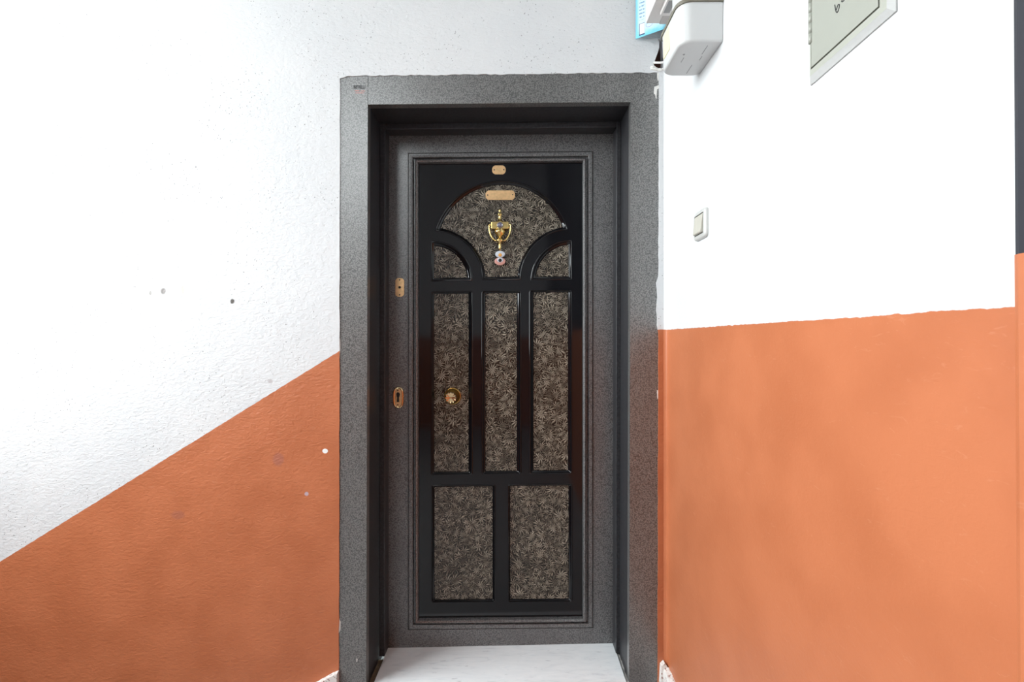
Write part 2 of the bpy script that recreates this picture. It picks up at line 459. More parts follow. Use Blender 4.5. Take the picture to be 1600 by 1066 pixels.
# pier at the near end of the right wall: orange below, dark post above
xc = X0 - 0.030; lean = 0.0066; zj = EYE + (533 - 399) * (DIST + PIER_Y) / FPX
def pier(lo, hi, front, slope=0.0, dx=0.0):
    bm = bmesh.new()
    pts = []
    r = 0.008
    pl = [(X0 + 0.05, PIER_Y), (xc + dx + r, PIER_Y), (xc + dx + r*0.3, PIER_Y - r*0.3), (xc + dx, PIER_Y - r), (xc + dx, YB), (X0 + 0.05, YB)]
    a = [bm.verts.new((x_ - lean * (lo - EYE), y_, lo)) for x_, y_ in pl]
    b = [bm.verts.new((x_ - lean * (hi - EYE), y_, hi + slope * (PIER_Y - y_))) for x_, y_ in pl]
    n = len(pl)
    bm.faces.new(a); bm.faces.new(b[::-1])
    for i in range(n): bm.faces.new((a[i], b[i], b[(i+1) % n], a[(i+1) % n]))
    return bm
tag(obj('wall_return', pier(ZB, zj, True), M_PIER), 'orange painted pier where the right wall steps forward at the right edge', None, None, 'structure')
tag(obj('trim_1', pier(zj, ZT, True, 0.0, 0.001), M_POST), 'dark blue-grey panelling above the orange pier at the right edge', None, None, 'structure')

# the rest of the hall, behind the camera
def wall_with_window(name, axis, c, u0, u1, w, label):
    bm = bmesh.new()
    def pt(u, z): return (c, u, z) if axis == 'x' else (u, c, z)
    rects = [(u0, w[0], ZB, ZT), (w[1], u1, ZB, ZT), (w[0], w[1], ZB, w[2]), (w[0], w[1], w[3], ZT)]
    dv = (-0.15, 0, 0) if axis == 'x' else (0, -0.15, 0)
    for a, b, z0, z1 in rects:
        if b - a > 1e-4: prism(bm, [pt(a, z0), pt(b, z0), pt(b, z1), pt(a, z1)], dv)
    return tag(obj(name, bm, M_HALL), label, None, None, 'structure')
wall_with_window('wall_left', 'x', XL, YB, 0.07, LWIN, 'stairwell wall with a tall window opening')
wall_with_window('wall_back', 'y', YB, XL, X0 + 0.2, BWIN, 'hall wall facing the door with a high window')
tag(box('ceiling', (XL - .2, YB - .2, ZC), (X0 + .25, 0.1, ZC + 0.15), M_CEIL), 'white painted ceiling', None, None, 'structure')
tag(box('floor', (-0.70, YB - .1, -1.42), (X0 + .2, 0.25, 0.0), M_FLOOR), 'pale stone landing floor', None, None, 'structure')
bm = bmesh.new()
for i in range(4):
    add_box(bm, (-0.70 - 0.28 * (i + 1), -1.35, -1.35), (-0.70 - 0.28 * i, 0.0, -0.172 * (i + 1)))
tag(obj('stairs', bm, M_FLOOR), 'flight of stone steps going down left of the door', None, None, 'structure')
tag(box('floor_hall', (XL - .1, YB - .1, -1.42), (-0.70, -1.40, 0.0), M_FLOOR), 'pale stone floor of the hall behind the stairs', None, None, 'structure')
tag(box('floor_lower', (XL - .1, -1.42, -1.42), (-0.70, 0.05, -1.32), M_FLOOR), 'lower stone floor of the stairwell', None, None, 'structure')

tag(box('ground', (-40, -40, -1.75), (40, 40, -1.45), plain('street_grey', (0.22, 0.215, 0.20), 0.9)), 'grey street level outside the stairwell', None, None, 'structure')  # never in view; added so less light enters the windows from below

# ------------------------------------------------------------------ door frame (trim_2)
K = 0.0100                                   # the door set hangs a little out of level
XM = X(783)
def shear(o, k=K, leanx=0.0):
    for v in o.data.vertices:
        v.co.z += k * (v.co.x - XM)
        v.co.x += leanx * (v.co.z - 2.1)
    return o
LN = 0.003
Y_FACE, Y_STOP, Y_LEAF = 0.003, 0.152, 0.214
jl, jr, jt = X(575.0, Y_FACE), X(985.5, Y_FACE), Z(161.4, Y_FACE)
frame = empty('trim_2', (XM, 0.0, 0.0))
tag(frame, 'hammered dark grey metal door frame set in the plaster wall', None, None, 'structure')
OL, OR, OT = X(530) - 0.03, X0 - 0.013, Z(113) + 0.008
shear(box('casing', (OL, Y_FACE, -0.05), (jl, Y_FACE + 0.03, OT), M_HAMMER, frame, 0.0012), K, LN)
shear(box('casing', (jr, Y_FACE, -0.05), (OR, Y_FACE + 0.03, OT), M_HAMMER, frame, 0.0012), K, LN)
shear(box('casing', (jl, Y_FACE + 0.0002, jt), (jr, Y_FACE + 0.03, OT), M_HAMMER, frame, 0.0012), K, LN)
shear(box('jamb', (jl - 0.03, Y_FACE + 0.03, -0.05), (jl, Y_LEAF + 0.06, OT), M_JAMB, frame), K, LN)
shear(box('jamb', (jr, Y_FACE + 0.03, -0.05), (jr + 0.03, Y_LEAF + 0.06, OT), M_JAMB, frame), K, LN)
shear(box('jamb', (jl, Y_FACE + 0.03, jt), (jr, Y_LEAF + 0.06, jt + 0.03), M_JAMB, frame), K, LN)
sl, sr, stp = X(601.8, Y_STOP), X(963.3, Y_STOP), Z(200.4, Y_STOP)
shear(box('door_stop', (jl, Y_STOP, 0.045), (sl, Y_LEAF - 0.001, jt), M_JAMB, frame, 0.003, 3), K, LN * 0.4)
shear(box('door_stop', (sr, Y_STOP, 0.045), (jr, Y_LEAF - 0.001, jt), M_JAMB, frame, 0.003, 3), K, LN * 0.4)
shear(box('door_stop', (sl, Y_STOP + 0.0003, stp), (sr, Y_LEAF - 0.001, jt), M_JAMB, frame, 0.003, 3), K, LN * 0.4)
# splashes of white paint and plaster left on the frame
def fleck(pts, mat=M_PLASTER, y=Y_FACE, th=0.0008):
    bm = bmesh.new(); prism(bm, [(X(a, y), y - th, Z(b, y)) for a, b in pts], (0, th * 1.2, 0))
    return obj('paint_fleck', bm, mat, frame)
fleck([(1026.5, 114), (1029.3, 114), (1028.9, 122), (1028.6, 126.5), (1027.6, 126), (1026.9, 120)])
fleck([(1028.8, 133), (1029.2, 138), (1026.6, 140), (1026.0, 147), (1025.6, 155), (1024.6, 153), (1023.8, 148), (1021.3, 146), (1022.3, 135.5), (1025.5, 135)])
fleck([(1026.5, 610), (1028.2, 610), (1028.2, 623), (1026.9, 623)])
fleck([(529.5, 525), (532.0, 531), (532.2, 545), (531.0, 560), (529.5, 560)])
fleck([(529.5, 965), (532.5, 972), (532.0, 984), (529.5, 990)])
fleck([(557.0, 1029), (558.6, 1030), (558.2, 1034.5), (557.0, 1034)])
fleck([(820.5, 114), (822.5, 114), (822.2, 118), (821.0, 118.5)])
# faded maker's stamp on the frame's upper left corner
def text_mesh(name, body, size, mat, parent, loc, rot=(math.pi/2, 0, 0), ext=0.0001, sx=1.0):
    cu = bpy.data.curves.new(name, 'FONT'); cu.body = body; cu.size = size; cu.extrude = ext; cu.align_x = 'CENTER'; cu.resolution_u = 3; cu.offset = 0.0005
    tmp = bpy.data.objects.new(name, cu); C.objects.link(tmp)
    bpy.context.view_layer.update(); dg = bpy.context.evaluated_depsgraph_get()
    me = bpy.data.meshes.new_from_object(tmp.evaluated_get(dg)); bpy.data.objects.remove(tmp)
    M = Matrix.Translation(loc) @ Matrix.Rotation(rot[2], 4, 'Z') @ Matrix.Rotation(rot[0], 4, 'X') @ Matrix.Diagonal((sx, 1, 1, 1))
    me.transform(M); me.materials.clear(); me.materials.append(mat)
    o = bpy.data.objects.new(name, me); C.objects.link(o); o.parent = parent
    o.matrix_parent_inverse = Matrix.Translation(parent.location).inverted()
    return o
text_mesh('stamp_lettering', 'BETELLI', 0.0155, M_INK, frame, (X(561), Y_FACE - 0.0003, Z(137.6)), sx=0.80)
for (a, b, c_, d) in [(554, 561, 140.5, 142), (563, 570, 141, 142.2), (555, 568, 144, 145.3)]:
    bm = bmesh.new(); prism(bm, [(X(a), Y_FACE - .0004, Z(d)), (X(b), Y_FACE - .0004, Z(d)), (X(b), Y_FACE - .0004, Z(c_)), (X(a), Y_FACE - .0004, Z(c_))], (0, .0006, 0))
    obj('stamp_line', bm, M_REDINK, frame)

# ------------------------------------------------------------------ door leaf (door_1)
door = empty('door_1', (XM, Y_LEAF, 0.03))
tag(door, 'dark steel entrance door with black lacquered panel and brass fittings', None, None, 'structure')
def PX(px, dy=0.0): return X(px, Y_LEAF + dy)
def PZ(py, dy=0.0): return Z(py, Y_LEAF + dy)
rx0, rx1, rz0, rz1 = PX(637.4), PX(927.0), PZ(983.0), PZ(237.6)
def rect_sweep(bm, x0, x1, z0, z1, prof, y):
    rings = []
    for off, dy in prof:
        rings.append([bm.verts.new((a, y + dy, b)) for a, b in ((x0+off, z0+off), (x1-off, z0+off), (x1-off, z1-off), (x0+off, z1-off))])
    for p_, q_ in zip(rings[:-1], rings[1:]):
        for i in range(4):
            bm.faces.new((p_[i], p_[(i+1) % 4], q_[(i+1) % 4], q_[i]))
# steel face of the leaf: four stiles and rails round the moulding
bm = bmesh.new()
lx0, lx1, lz0, lz1 = jl + 0.004, jr - 0.004, 0.02, jt - 0.004
o_ = [bm.verts.new((a, Y_LEAF, b)) for a, b in ((lx0, lz0), (lx1, lz0), (lx1, lz1), (lx0, lz1))]
i_ = [bm.verts.new((a, Y_LEAF, b)) for a, b in ((rx0, rz0), (rx1, rz0), (rx1, rz1), (rx0, rz1))]
ob = [bm.verts.new(v.co + Vector((0, 0.06, 0))) for v in o_]
for i in range(4):
    j = (i + 1) % 4
    bm.faces.new((o_[i], o_[j], i_[j], i_[i])); bm.faces.new((o_[i], ob[i], ob[j], o_[j]))
bm.faces.new(ob)
shear(obj('leaf', bm, M_LEAF, door))
bm = bmesh.new()
rect_sweep(bm, rx0, rx1, rz0, rz1, [(0, 0), (.0006, .004), (.0022, .004), (.0034, -.002), (.0056, -.0050), (.0175, -.0050), (.0200, -.003), (.0208, .005), (.0225, .008), (.0285, .008),
                                    (.0290, -.004), (.0300, -.009), (.0325, -.0125), (.0355, -.0135), (.0385, -.0120), (.0410, -.0075), (.0425, 0.000), (.0430, .012)], Y_LEAF)
sharp_smooth(shear(obj('moulding', bm, M_LEAF, door)), 45)

# black lacquered panel with sunk fields
PD, ID = 0.008, 0.019            # panel and inlay depth behind the leaf face
CXP = 783.8
def arc(cx, cy, r, a0, a1, n):
    return [(cx + r * math.cos(a0 + (a1 - a0) * i / n), cy - r * math.sin(a0 + (a1 - a0) * i / n)) for i in range(n + 1)]
def rrect(x0, y0, x1, y1, r):
    pts = []
    for cx, cy, a in ((x1 - r, y0 + r, 0), (x0 + r, y0 + r, 90), (x0 + r, y1 - r, 180), (x1 - r, y1 - r, 270)):
        pts += [(cx + r * math.cos(math.radians(a + t)), cy - r * math.sin(math.radians(a + t))) for t in (0, 30, 60, 90)]
    return pts
def circ_x(c1, r1, c2, r2, hi):
    (x1, y1), (x2, y2) = c1, c2; d = math.hypot(x2 - x1, y2 - y1)
    a = (r1*r1 - r2*r2 + d*d) / (2*d); h = math.sqrt(max(0, r1*r1 - a*a))
    mx, my = x1 + a*(x2-x1)/d, y1 + a*(y2-y1)/d
    c = [(mx + h*(y2-y1)/d, my - h*(x2-x1)/d), (mx - h*(y2-y1)/d, my + h*(x2-x1)/d)]
    return min(c, key=lambda q: q[1]) if hi else max(c, key=lambda q: q[1])
def arch(R, r, yb):
    cL, cR, cT = (676.0, 438.0), (2*CXP - 676.0, 438.0), (CXP, 390.4)
    tl, tr = circ_x(cT, R, cL, r, True), circ_x(cT, R, cR, r, True)
    aR = math.atan2(cT[1] - tr[1], tr[0] - cT[0]); aL = math.atan2(cT[1] - tl[1], tl[0] - cT[0])
    pts = arc(cT[0], cT[1], R, aR, aL, 28)
    # left concave flank: from tl down to the bottom
    a0 = math.atan2(cL[1] - tl[1], tl[0] - cL[0]); a1 = math.asin(max(-1, min(1, (cL[1] - yb) / r)))
    pts += arc(cL[0], cL[1], r, a0, a1, 14)[1:]
    b0 = math.pi - a1; b1 = math.atan2(cR[1] - tr[1], tr[0] - cR[0])
    pts += arc(cR[0], cR[1], r, b0, b1, 14)[:-1]
    return pts
def quarter(xl, yb, r, mirror=False):
    """field with a straight outer side, a straight foot and a round flank; centre of the round is (676, 438)"""
    cx, cy = 676.0, 438.0
    a0 = math.acos(max(-1, min(1, (xl - cx) / r))); a1 = math.asin(max(-1, min(1, (cy - yb) / r)))
    pts = [(xl, yb)] + arc(cx, cy, r, a1, a0, 18)
    if mirror: pts = [(2*CXP - a, b) for a, b in pts][::-1]
    return pts
fields = [
    (arch(108.6, 77.7, 438.0), arch(101.2, 83.2, 432.2)),
    (quarter(673.5, 438.8, 62.5), quarter(678.8, 433.0, 54.0)),
    (quarter(673.5, 438.8, 62.5, True), quarter(679.5, 432.6, 54.0, True)),
    (rrect(672.9, 454.0, 739.0, 742.0, 3.5), rrect(678.8, 459.0, 731.8, 736.0, .6)),
    (rrect(752.0, 454.5, 814.8, 741.3, 3.5), rrect(758.8, 458.5, 807.2, 735.8, .6)),
    (rrect(826.6, 454.0, 894.0, 741.5, 3.5), rrect(834.0, 458.0, 887.0, 735.5, .6)),
    (rrect(674.0, 756.5, 774.6, 941.0, 3.5), rrect(679.2, 760.3, 769.3, 935.8, .6)),
    (rrect(793.8, 756.8, 894.8, 941.6, 3.5), rrect(797.3, 760.0, 888.0, 936.2, .6)),
]
EASE = 1.0
bm = bmesh.new()
bx0, bx1, bz0, bz1 = rx0 + 0.0415, rx1 - 0.0415, rz0 + 0.0415, rz1 - 0.0415
edges = []
v_, e_ = loop_edges(bm, [(bx0, bz0), (bx1, bz0), (bx1, bz1), (bx0, bz1)], Y_LEAF + PD); edges += e_
starts = []
for o_px, i_px in fields:
    pts = [(PX(a, PD), PZ(b, PD)) for a, b in o_px]
    v_, e_ = loop_edges(bm, pts, Y_LEAF + PD); edges += e_; starts.append(v_)
bmesh.ops.triangle_fill(bm, use_beauty=True, edges=edges)
PROF = [(0.06, -.0012), (0.16, -.0020), (0.28, -.0016), (0.36, .0005), (0.46, .0040), (0.70, .0060), (0.90, .0085), (1.0, .0125)]
for (o_px, i_px), ring in zip(fields, starts):
    prev = ring; n = len(ring)
    for t, dy in PROF:
        cur = []
        for (a, b), (c_, d) in zip(o_px, i_px):
            dep = PD + dy
            # the measured outlines lie on the panel face and on the inlay: blend the two in the door's own plane
            ax, az = PX(a, PD), PZ(b, PD); cx_, cz_ = PX(c_, ID), PZ(d, ID)
            cur.append(bm.verts.new((ax + (cx_ - ax) * t, Y_LEAF + dep, az + (cz_ - az) * t)))
        for i in range(n):
            j = (i + 1) % n
            bm.faces.new((prev[i], prev[j], cur[j], cur[i]))
        prev = cur
panel = sharp_smooth(shear(obj('black_panel', bm, M_BLACK, door)), 50)
for f_ in panel.data.polygons:
    if abs(f_.normal.y) > 0.9999: f_.use_smooth = False
for o_px, i_px in fields:
    ctr = (sum(a for a, b in i_px) / len(i_px), sum(b for a, b in i_px) / len(i_px))
    pts = [(PX(a + (1.2 if a > ctr[0] else -1.2), ID), Y_LEAF + ID, PZ(b + (1.2 if b > ctr[1] else -1.2), ID)) for a, b in i_px]
    bm = bmesh.new(); prism(bm, pts, (0, 0.004, 0))
    bmesh.ops.triangulate(bm, faces=[f_ for f_ in bm.faces if len(f_.verts) > 4])
    shear(obj('inlay_panel', bm, M_FROND, panel))

# --- brass fittings (parts of the door)
YP = Y_LEAF + PD
def zsh(px, py, dy=PD):   # centre on the sheared leaf
    x_ = PX(px, dy); return x_, PZ(py, dy)
def plate(name, outline, y, th, mat, parent, bev=0.0008):
    bm = bmesh.new(); prism(bm, [(a, y, b) for a, b in outline], (0, -th, 0))
    es = [e for e in bm.edges if all(abs(v.co.y - (y - th)) < 1e-6 for v in e.verts)]
    bmesh.ops.bevel(bm, geom=es, offset=bev, segments=2, affect='EDGES')
    return obj(name, bm, mat, parent)
def screw(px, py, y, parent, r=0.0026, dy=PD):
    bm = bmesh.new(); lathe_y(bm, [(r, -.001), (r, .0006), (r * .6, .0012), (0, .0014)], PX(px, dy), PZ(py, dy), y, 14)
    return obj('screw', bm, M_DARK, parent)
def scal(x0, y0, x1, y1, c, dy):
    """plate outline with rounded-in corners"""
    pts = [(x0 + c, y0), (x1 - c, y0), (x1 - .35*c, y0 + .45*c), (x1, y0 + c*1.1), (x1, y1 - c*1.1), (x1 - .35*c, y1 - .45*c), (x1 - c, y1), (x0 + c, y1),
           (x0 + .35*c, y1 - .45*c), (x0, y1 - c*1.1), (x0, y0 + c*1.1), (x0 + .35*c, y0 + .45*c)]
    return [(PX(a, dy), PZ(b, dy)) for a, b in pts]
pp = plate('viewer_cover_plate', scal(769, 258.8, 790.2, 272.6, 4.2, PD), YP, .002, M_SATIN, door)
screw(772.3, 265.8, YP - .002, pp); screw(787.2, 265.5, YP - .002, pp)
yi = Y_LEAF + ID
npl = plate('name_plate', scal(758.8, 297.8, 804.6, 312.6, 4.2, ID), yi, .0025, M_SATIN, door)
screw(762.0, 305.2, yi - .0025, npl, dy=ID); screw(801.0, 304.6, yi - .0025, npl, dy=ID)
# upper lock escutcheon
lp = plate('lock_plate', scal(617.8, 434.8, 631.5, 463.8, 3.6, 0), Y_LEAF, .0025, M_SATIN, door)
screw(624.6, 437.6, Y_LEAF - .0025, lp, .0028, 0); screw(624.6, 461.0, Y_LEAF - .0025, lp, .0028, 0)
bm = bmesh.new(); lathe_y(bm, [(.0052, -.001), (.0052, .0008), (0, .0008)], PX(624.7, 0), PZ(449.2, 0), Y_LEAF - .0025, 18)
obj('keyhole', bm, M_DARK, lp)
# lower oval escutcheon, raised rim
def oval(cx, cy, hw, hh, n=40):
    pts = []
    for i in range(n):
        a = 2 * math.pi * i / n
        e = 2 / 3.0
        pts.append((cx + hw * math.copysign(abs(math.cos(a)) ** e, math.cos(a)), cy - hh * math.copysign(abs(math.sin(a)) ** e, math.sin(a))))
    return pts
bm = bmesh.new()
rings = []
for k, (hw, hh, dy) in enumerate([(8.3, 16.4, 0.0), (8.3, 16.4, -.006), (7.7, 15.8, -.009), (6.9, 15.0, -.0098), (6.2, 14.2, -.0090), (5.8, 13.8, -.0080)]):
    rings.append([bm.verts.new((PX(a), Y_LEAF + dy, PZ(b))) for a, b in oval(622.8, 621.2, hw, hh)])
for p_, q_ in zip(rings[:-1], rings[1:]):
    for i in range(40): bm.faces.new((p_[i], p_[(i+1) % 40], q_[(i+1) % 40], q_[i]))
bm.faces.new(rings[-1])
esc = sharp_smooth(obj('keyhole_escutcheon', bm, M_ROSE, door), 60)
bm = bmesh.new(); prism(bm, [(PX(a), Y_LEAF - .0070, PZ(b)) for a, b in oval(622.8, 621.2, 6.1, 14.1)], (0, -.0013, 0)); obj('escutcheon_face', bm, M_SATIN, esc)
key = [(620.0, 616), (620.4, 613.8), (622.4, 612.6), (624.8, 613.6), (625.8, 616), (625.2, 618.6), (624.2, 621), (624.6, 628), (620.6, 628), (621.2, 621), (620.2, 618.6)]
bm = bmesh.new(); prism(bm, [(PX(a), Y_LEAF - .0080, PZ(b)) for a, b in key], (0, -.0006, 0)); obj('keyhole', bm, M_DARK, esc)
screw(622.4, 609.8, Y_LEAF - .0083, esc, .0026, 0); screw(622.4, 632.2, Y_LEAF - .0083, esc, .0026, 0)

# centre knob: wide rose, dark neck, scalloped sunburst head
kx, kz = PX(707.6, ID), PZ(618.8, ID)
knob = empty('door_knob', (kx, yi, kz)); knob.parent = door; knob.matrix_parent_inverse = Matrix.Translation(door.location).inverted()
bm = bmesh.new(); lathe_y(bm, [(.0362, 0), (.0362, .003), (.0358, .007), (.0345, .0105), (.0325, .0125), (.0305, .0120), (.0290, .0095), (.0283, .004), (0, .004)], kx, kz, yi, 48)
sharp_smooth(obj('rose', bm, M_ROSE, knob), 50)
bm = bmesh.new(); lathe_y(bm, [(.0286, .003), (.0286, .0075), (.022, .0060), (.012, .0065), (0, .0065)], kx, kz, yi, 40)
sharp_smooth(obj('rose_cup', bm, brass('tarnished_brass', (0.10, 0.065, 0.025), 0.30), knob), 50)  # dark reflection inside the rose, painted in as a darker brass
bm = bmesh.new(); lathe_y(bm, [(.0125, .005), (.0115, .020), (.0120, .034), (.016, .042), (.010, .046), (0, .046)], kx, kz, yi, 32)
obj('neck', bm, M_BRASS, knob, True)
def scallop(k, r, dy, a):
    w = math.cos(12 * a)
    amt = {0: .00, 1: .05, 2: .09, 3: .09, 4: .07, 5: .03}.get(k, 0)
    return r * (1 + amt * w), dy + (.0010 * w if k == 4 else 0)
bm = bmesh.new(); lathe_y(bm, [(.014, .038), (.0190, .046), (.0222, .054), (.0226, .062), (.0195, .068), (.012, .0665), (.004, .0650), (0, .0645)], kx, kz, yi, 96, scallop)
sharp_smooth(obj('knob_head', bm, M_ROSE, knob), 35)

# door knocker: urn-shaped body with viewer, swinging stirrup
nx = PX(781.2, ID)
def kz_(py): return PZ(py, ID)
S = 1.919 / FPX
knock = empty('door_knocker', (nx, yi, kz_(380))); knock.parent = door; knock.matrix_parent_inverse = Matrix.Translation(door.location).inverted()
bm = bmesh.new()
prof = [(0, 327.4), (1.5, 328.2), (1.9, 330), (1.6, 332), (2.3, 334), (3.6, 335.4), (3.9, 336.6), (2.6, 337.6), (2.3, 339.5), (2.6, 342.5), (3.4, 345), (5.0, 347), (6.0, 349),
        (6.2, 356), (7.0, 360), (8.4, 361.8), (8.6, 363.6), (7.4, 366), (4.6, 369.6), (2.4, 372), (1.8, 374)]
lathe_z(bm, [(r * S, kz_(py)) for r, py in prof], nx, yi - .009, 28, 0.8)
sharp_smooth(obj('knocker_body', bm, M_BRASS, knock), 60)
bm = bmesh.new(); add_box(bm, (nx - 13.6*S, yi - .020, kz_(359.6)), (nx + 13.6*S, yi - .002, kz_(348.0)), .003, 3)
sharp_smooth(obj('crossbar', bm, M_BRASS, knock), 50, True)
bm = bmesh.new(); lathe_y(bm, [(.0130, .018), (.0130, .024), (.0115, .0265), (.0095, .0265), (.0085, .0245)], nx + .0006, kz_(353.9), yi, 32)
obj('viewer_ring', bm, M_STEEL, knock, True)
bm = bmesh.new(); lathe_y(bm, [(.0090, .0235), (.0080, .0255), (.005, .0270), (0, .0275)], nx + .0006, kz_(353.9), yi, 28)
obj('viewer_lens', bm, M_GLASS, knock, True)
bm = bmesh.new()
half = [(-15.2, 351.5), (-16.6, 354), (-16.6, 360), (-15.0, 367), (-11.8, 373.4), (-8.2, 377.2), (-5.0, 377.8)]
for sgn in (1, -1):
    path = smooth_path([(nx + sgn*a*S, yi - .014 - .008 * i / 6, kz_(b)) for i, (a, b) in enumerate(half)], 6)
    tube(bm, path, .0036, 10)
obj('stirrup', bm, M_BRASS, knock, True)
bm = bmesh.new()
prof = [(0, 373.2), (2.4, 374), (4.6, 375.4), (6.4, 377.0), (6.4, 378.4), (4.6, 380.2), (2.4, 381.8), (1.7, 383.4), (2.2, 385), (2.6, 387), (2.0, 388.4), (2.3, 389.6), (1.4, 391.4), (0, 392)]
lathe_z(bm, [(r * S, kz_(py)) for r, py in prof], nx, yi - .020, 24, 0.9)
obj('striker', bm, M_BRASS, knock, True)

# charm of two glass beads hanging from the knocker: its own thing
cy_ = yi - .016
charm = empty('bead_charm', (nx, cy_, kz_(416)))
tag(charm, 'small charm of two flat glass beads hanging under the brass knocker', 'charm')
def bead(name, px_, py_, hw, hh, mat, th=.004):
    bm = bmesh.new(); lathe_y(bm, [(.55, 0), (.92, .2), (1.0, .5), (.92, .8), (.55, 1.0), (0, 1.05)], 0, 0, 0, 30)
    for v in bm.verts: v.co = Vector((PX(px_, ID) + v.co.x * hw * S, cy_ + v.co.y * th, kz_(py_) + v.co.z * hh * S))
    return obj(name, bm, mat, charm, True)
b1 = bead('bead', 781.6, 398.6, 7.7, 5.3, M_BEADW); b2 = bead('bead', 781.4, 409.6, 8.6, 6.2, M_BEADP)
def dot(px_, py_, hw, hh, mat, parent, off=.0045):
    bm = bmesh.new(); lathe_y(bm, [(1, 0), (.8, .7), (0, 1)], 0, 0, 0, 22)
    for v in bm.verts: v.co = Vector((PX(px_, ID) + v.co.x * hw * S, cy_ - off + v.co.y * .0012, kz_(py_) + v.co.z * hh * S))
    return obj('bead_eye', bm, mat, parent, True)
dot(781.6, 400.0, 2.8, 2.8, M_AMBER, b1, .0040); dot(781.6, 407.6, 4.9, 4.0, M_BEADW, b2, .0040); dot(781.6, 408.2, 2.7, 2.7, M_DARK, b2, .0048)
bm = bmesh.new(); tube(bm, [(nx, cy_ - .002, kz_(389)), (nx + .0005, cy_ - .0025, kz_(394)), (nx, cy_ - .002, kz_(404))], .0008, 6)
obj('thread', bm, M_AMBER, charm)

# ------------------------------------------------------------------ threshold and skirtings
tilt = 0.021
def slab(name, x0, x1, y0, y1, z0, z1, mat, parent=None, bev=0.002):
    o = box(name, (x0, y0, z0), (x1, y1, z1), mat, parent, bev)
    return o
zth = PZ(1009.0)
th = slab('trim_3', X(606, Y_LEAF), X(958.5, Y_LEAF), -0.004, Y_LEAF + 0.03, 0.002, zth, M_MARBLE)
for v in th.data.vertices:
    if v.co.z > 0.02: v.co.z += tilt * (v.co.x - XM)
tag(th, 'white grey-veined marble threshold slab under the door', None, None, 'structure')
for side, xa, xb, dz in (('l', jl - .010, X(606, Y_LEAF), -.024), ('r', X(958.5, Y_LEAF), jr + .004, .000)):
    bm = bmesh.new()
    nseg = 14
    top = []
    for i in range(nseg + 1):
        y_ = -0.003 + (Y_STOP + 0.02) * i / nseg
        for x_ in (xa, xb):
            top.append(bm.verts.new((x_, y_, zth + dz + rnd.uniform(-.003, .004))))
    bot = [bm.verts.new((v.co.x, v.co.y, 0.001)) for v in top]
    for i in range(nseg):
        a, b, c_, d = 2*i, 2*i+1, 2*i+3, 2*i+2
        bm.faces.new((top[a], top[b], top[c_], top[d]))
        bm.faces.new((top[a], top[d], bot[d], bot[a])); bm.faces.new((top[b], bot[b], bot[c_], top[c_]))
    bm.faces.new((top[0], bot[0], bot[1], top[1])); bm.faces.new((top[-2], top[-1], bot[-1], bot[-2]))
    obj('mortar_joint', bm, M_MORTAR if side == 'l' else M_PLASTER, th)
# stair skirting: sloping stone string left of the frame, level skirting along the right wall
bm = bmesh.new()
xs, zs = X(529.4), Z(1046)
top = []
for i in range(26):
    x_ = xs - i * 0.012
    top.append((x_, zs - (xs - x_) * 0.55 - 0.004 * max(0, 1 - i / 1.5) + rnd.uniform(-.0016, .0016)))
pts = [(a, b) for a, b in top] + [(XL + .05, zs - (xs - XL - .05) * 0.62), (XL + .05, ZB), (xs, ZB)]
prism(bm, [(a, -0.022, b) for a, b in pts], (0, 0.0215, 0))
bmesh.ops.triangulate(bm, faces=[f_ for f_ in bm.faces if len(f_.verts) > 4])
tag(obj('baseboard_front', bm, M_CHIP), 'chipped pale stone skirting sloping down beside the frame', None, None, 'structure')
bm = bmesh.new()
zr = Z(1038)
prof = [(X0 - .020, 0.0), (X0 - .020, zr - .016), (X0 - .016, zr - .004), (X0 - .006, zr), (X0 + .001, zr + .001), (X0 + .001, 0.0)]
rings = []
ny = 60
for k in range(ny + 1):
    y_ = -0.020 - (1.15) * (k / ny) ** 1.6
    rings.append([bm.verts.new((a, y_, b + (rnd.uniform(-.003, .002) if 0 < i < 5 else 0))) for i, (a, b) in enumerate(prof)])
for p_, q_ in zip(rings[:-1], rings[1:]):
    for i in range(6): bm.faces.new((p_[i], p_[(i+1) % 6], q_[(i+1) % 6], q_[i]))
bm.faces.new(rings[0]); bm.faces.new(rings[-1])
tag(obj('baseboard_right', bm, M_CHIP), 'chipped pale stone skirting along the foot of the right wall', None, None, 'structure')
bm = bmesh.new()
prism(bm, [(X(1028.5), -0.02, 0), (X(1040), -0.02, 0), (X(1040), -0.02, Z(1036)), (X(1036), -0.02, Z(1031)), (X(1031), -0.02, Z(1036))], (0, 0.0195, 0))
tag(obj('baseboard_corner', bm, M_CHIP), 'chipped stub of stone skirting in the corner right of the frame', None, None, 'structure')

# ------------------------------------------------------------------ electricity meter on the right wall
mx1 = X0 - .001; mx0 = X0 - 0.112; my0, my1 = -0.452, -0.285; mzb = EYE + 0.787; mzs = EYE + 0.888
meter = empty('electricity_meter', (X0, (my0 + my1) / 2, mzb))
tag(meter, 'rounded grey plastic electricity meter on the right wall above the door corner', 'meter')
def dshape(x0, x1, y0, y1, r, n=7, grow=0.0):
    x0 -= grow; y0 -= grow; y1 += grow
    pts = [(x1, y0)]
    for i in range(n + 1):
        a = math.radians(270 - 90 * i / n); pts.append((x0 + r + r * math.cos(a), y0 + r + r * math.sin(a)))
    for i in range(n + 1):
        a = math.radians(180 - 90 * i / n); pts.append((x0 + r + r * math.cos(a), y1 - r + r * math.sin(a)))
    rc_ = 0.022
    for i in range(5):      # the far side curves in before it meets the wall
        a = math.radians(90 - 90 * i / 4); pts.append((x1 - rc_ + rc_ * math.cos(a), y1 - rc_ + rc_ * math.sin(a)))
    return pts
